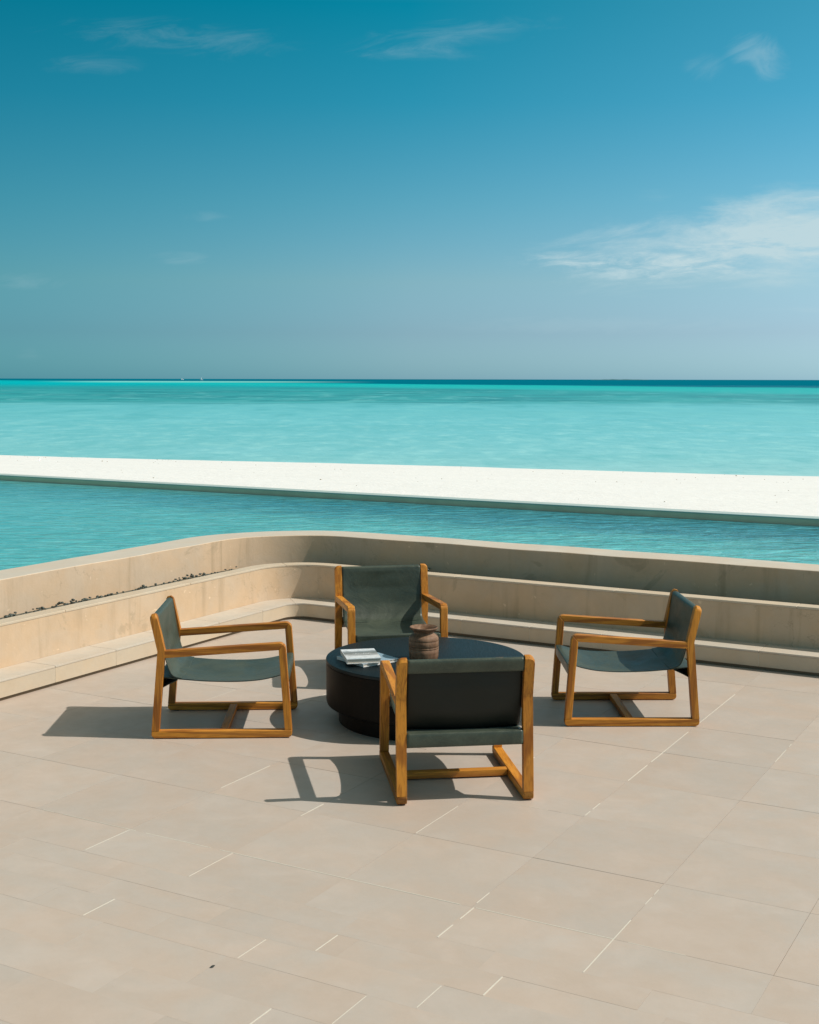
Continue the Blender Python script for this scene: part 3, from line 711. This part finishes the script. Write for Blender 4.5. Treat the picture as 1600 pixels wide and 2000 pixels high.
# bars inside the slings
def bar(name, y0, y1, z0, z1):
    o = from_bm(name, box_bm(-xi-0.006, xi+0.006, y0, y1, z0, z1), MAT['wood_x'], proto); bevel(o, 0.004, 2)
bar('top_bar', -0.392, -0.370, 0.672, 0.716); bar('front_bar', 0.355, 0.379, 0.308, 0.362); bar('rear_bar', -0.376, -0.352, 0.287, 0.347)
def smooth_path(pts, sub=4):
    out = []
    P_ = [v2(p) for p in pts]
    for i in range(len(P_)-1):
        p0, p1, p2, p3 = P_[max(i-1,0)], P_[i], P_[i+1], P_[min(i+2, len(P_)-1)]
        for k in range(sub):
            t = k/sub; out.append(0.5*((2*p1)+(-p0+p2)*t+(2*p0-5*p1+4*p2-p3)*t*t+(-p0+3*p1-3*p2+p3)*t**3))
    out.append(P_[-1]); return out
LINER = True
def sling(name, pts, sagf, half, th=0.0035, seed=0.0, wr=0.004):
    pth = smooth_path(pts, 5); n = len(pth); NXs = 40
    bm = bmesh.new(); rows = []
    for i in range(NXs+1):
        a = -1+2*i/NXs; x = a*half; row = []
        for j_, p in enumerate(pth):
            sy, sz = sagf(p.x, p.y, a)
            wz = mnoise.noise(Vector((x*5+seed, p.x*7, p.y*7)))*wr*(1-abs(a)**6) + mnoise.noise(Vector((x*2.2+p.y*6+seed, p.x*3.0-x*4, 4.0)))*wr*1.4*(1-a*a)
            msk = min(1, abs(sy)*120+abs(sz)*120)
            row.append(bm.verts.new((x, p.x+sy+wz*msk*(1 if abs(sy) > abs(sz) else 0.2), p.y+sz+wz*msk*(1 if abs(sz) >= abs(sy) else 0.2))))
        rows.append(row)
    for a_, b_ in zip(rows, rows[1:]):
        for k in range(n-1): bm.faces.new((a_[k], b_[k], b_[k+1], a_[k+1]))
    o = from_bm(name, bm, MAT['leather'], proto, smooth=True)
    o.data.materials.append(MAT['leather_back']); m = o.modifiers.new('thick', 'SOLIDIFY'); m.thickness = th; m.offset = 0; m.material_offset = 1 if LINER else 0
    return o
seat_pts = [(-0.262,0.334),(-0.31,0.312),(-0.352,0.289),(-0.366,0.282),(-0.377,0.284),(-0.381,0.292),(-0.382,0.32),(-0.380,0.344),(-0.374,0.352),(-0.362,0.354),(-0.34,0.352),(-0.30,0.348),(-0.262,0.343),(-0.20,0.337),(-0.10,0.329),(0.02,0.325),(0.12,0.326),(0.22,0.334),(0.30,0.350),(0.352,0.366),(0.372,0.368),(0.383,0.364),(0.385,0.35),(0.3855,0.33),(0.384,0.309),(0.378,0.302),(0.362,0.302),(0.350,0.309),(0.349,0.335)]
def seat_sag(y, z, a):
    if -0.31 < y < 0.33: 
        t = min(1, (y+0.31)/0.12, (0.33-y)/0.15); return 0, -0.016*t*(1-a*a)
    return 0, 0
LINER = False
sling('seat_sling', seat_pts, seat_sag, xi-0.001, seed=1.0)
back_pts = [(-0.381,0.655),(-0.390,0.668),(-0.397,0.70),(-0.397,0.716),(-0.390,0.7225),(-0.378,0.7225),(-0.367,0.716),(-0.363,0.70),(-0.358,0.66),(-0.350,0.60),(-0.341,0.54),(-0.330,0.48),(-0.315,0.42),(-0.298,0.376),(-0.280,0.357),(-0.262,0.349),(-0.236,0.344)]
def back_sag(y, z, a):
    if z < 0.69 and y > -0.375:
        t = min(1, (0.69-z)/0.12)*min(1, max(0, z-0.352)/0.10); return -0.020*t*(1-a*a), -0.0105*min(1, max(0, (0.40-z)/0.05))*(1-a*a)
    return 0, 0
LINER = True
sling('back_sling', back_pts, back_sag, xi-0.002, seed=9.0, wr=0.006)

poses = [((1.343,7.83), 180.64, 'teak lounge chair with dark green leather sling, right of the black table, facing left'),
         ((-1.104,7.561), 2.22, 'teak lounge chair with dark green leather sling, left of the black table, facing right'),
         ((0.228,6.491), 97.52, 'teak lounge chair seen from behind, nearest, in front of the black table'),
         ((-0.141,8.831), -79.86, 'teak lounge chair facing the viewer behind the black table, near the bench corner')]
roots = []
kids = list(proto.children)
for i, (xy_, ang, lab) in enumerate(poses):
    if i == 0: root = proto
    else:
        root = proto.copy(); C.objects.link(root)
        for k in kids:
            c = k.copy(); C.objects.link(c); c.parent = root
    root.location = (xy_[0], xy_[1], 0.0005); root.rotation_euler = (0, 0, R(ang-90))
    tag(root, lab, 'chair', 'lounge chairs around the black table'); roots.append(root)

# ------------------------------------------------------------------ table
TC = Vector((0.10, 7.685)); TR = 0.612; TZ = 0.385
tb = empty('coffee_table', (TC.x, TC.y, 0)); tag(tb, 'low round black drum coffee table between the four chairs', 'table')
def lathe(prof, seg=96, cap=True):
    secs = [[(r_*math.cos(2*math.pi*i/seg), r_*math.sin(2*math.pi*i/seg), z) for i in range(seg)] for r_, z in prof]
    return loft(secs, True, cap)
o = from_bm('table_top', lathe([(TR-0.004,TZ-0.022),(TR,TZ-0.018),(TR,TZ-0.004),(TR-0.0015,TZ-0.001),(TR-0.004,TZ)]), MAT['table_top'], tb, smooth=True, angle=35)
o = from_bm('drum', lathe([(TR-0.045,0.102),(TR-0.02,0.105),(TR-0.006,0.115),(TR-0.001,0.132),(TR-0.001,TZ-0.0225)]), MAT['table_side'], tb, smooth=True, angle=35)
o = from_bm('plinth', lathe([(0.535,0.0005),(0.535,0.1015)]), MAT['table_side'], tb, smooth=True, angle=35)

# ------------------------------------------------------------------ pot
prof = [(0.0,0.0005),(0.078,0.0005),(0.084,0.006),(0.089,0.02),(0.0905,0.05),(0.0915,0.072),(0.0900,0.0735),(0.0915,0.075),(0.0915,0.084),(0.0900,0.0855),(0.0915,0.087),(0.0918,0.12),(0.0905,0.1215),(0.0915,0.123),(0.0905,0.134),(0.088,0.143),(0.082,0.151),(0.072,0.159),(0.063,0.164),(0.060,0.169),(0.062,0.175),(0.070,0.183),(0.080,0.190),(0.0855,0.196),(0.0862,0.202),(0.084,0.2045),(0.081,0.203),(0.074,0.196),(0.060,0.187),(0.050,0.178),(0.047,0.165),(0.050,0.12),(0.050,0.02),(0.0,0.018)]
prof[0] = (0.001, 0.0005); prof[-1] = (0.001, 0.018)
pot = from_bm('wooden_pot', lathe(prof, 64), MAT['pot'], None, smooth=True, angle=50)
pot.location = (0.088, 7.60, TZ); pot.rotation_euler = (0,0,1.0)
tag(pot, 'turned brown wooden pot with flared rim standing on the black table', 'pot')

# ------------------------------------------------------------------ books
def book(name, w, d, h, loc, rz, cover, label):
    r_ = empty(name, loc, rz); tag(r_, label, 'book', 'books on the table')
    from_bm('pages', box_bm(-w/2+0.003, w/2-0.004, -d/2+0.004, d/2-0.004, 0.003, h-0.003), MAT['paper'], r_)
    from_bm('back_cover', box_bm(-w/2, w/2, -d/2, d/2, 0.0005, 0.0028), MAT['paper_white'], r_)
    o = from_bm('front_cover', box_bm(-w/2, w/2, -d/2, d/2, h-0.0028, h), MAT['paper_white'], r_); o.data.materials.append(cover)
    for p in o.data.polygons:
        if p.normal.z > 0.5: p.material_index = 1
    sp_ = from_bm('spine', box_bm(-w/2-0.0022, -w/2+0.0002, -d/2, d/2, 0.0007, h-0.0002), MAT['paper_white'], r_)
    return r_
b1 = book('book', 0.26, 0.275, 0.020, (-0.252, 7.575, TZ+0.0005), R(38), MAT['cover_blue'], 'thinner white book lying askew under the photo book on the table')
b2 = book('book', 0.205, 0.275, 0.030, (-0.292, 7.535, TZ+0.021), R(11), MAT['cover'], 'thick white book with grey photo cover, on top of the other book')
# white hand-lettered title strokes on the photo cover
bm = bmesh.new(); random.seed(3)
def stroke(pts, w=0.0022):
    vs_ = []
    for i, p in enumerate(pts):
        a = pts[max(i-1,0)]; b = pts[min(i+1, len(pts)-1)]; d = (v2(b)-v2(a)).normalized(); n_ = Vector((-d.y, d.x))*w/2
        vs_.append([bm.verts.new((p[0]+n_.x*s_, p[1]+n_.y*s_, z_)) for s_, z_ in ((1,0.0304),(-1,0.0304))])
    for a, b in zip(vs_, vs_[1:]): bm.faces.new((a[0], a[1], b[1], b[0]))
for k in range(7):
    x0 = -0.052+k*0.016; pts_ = []
    hgt_ = 0.034 if k in (1, 4, 6) else 0.018
    for i in range(9):
        t = i/8; pts_.append((x0+0.015*t+0.003*math.sin(6.28*t), -0.012+hgt_*math.sin(math.pi*t)**0.8+0.002*math.sin(12*t+k)))
    stroke(pts_)
o = from_bm('cover_lettering', bm, MAT['paper_white'], b2)

# ------------------------------------------------------------------ small leaf on the floor
bm = bmesh.new()
pl = [(-0.010,0,0.002),(-0.004,0.004,0.005),(0.004,0.0045,0.007),(0.011,0.001,0.006),(0.004,-0.003,0.003),(-0.004,-0.0035,0.002)]
T1 = [bm.verts.new(p) for p in pl]; T2 = [bm.verts.new((p[0], p[1], p[2]-0.0008)) for p in pl]; bm.faces.new(T1); bm.faces.new(T2[::-1])
for i in range(6): bm.faces.new((T1[i], T2[i], T2[(i+1)%6], T1[(i+1)%6]))
lf = from_bm('dry_leaf', bm, flat('dry leaf', (0.04,0.045,0.04), 0.7)); lf.location = W(-2.721, 3.436, 0.0); lf.rotation_euler = (0,0,0.5)
tag(lf, 'tiny dark dry leaf lying on the empty front tiles', 'leaf')
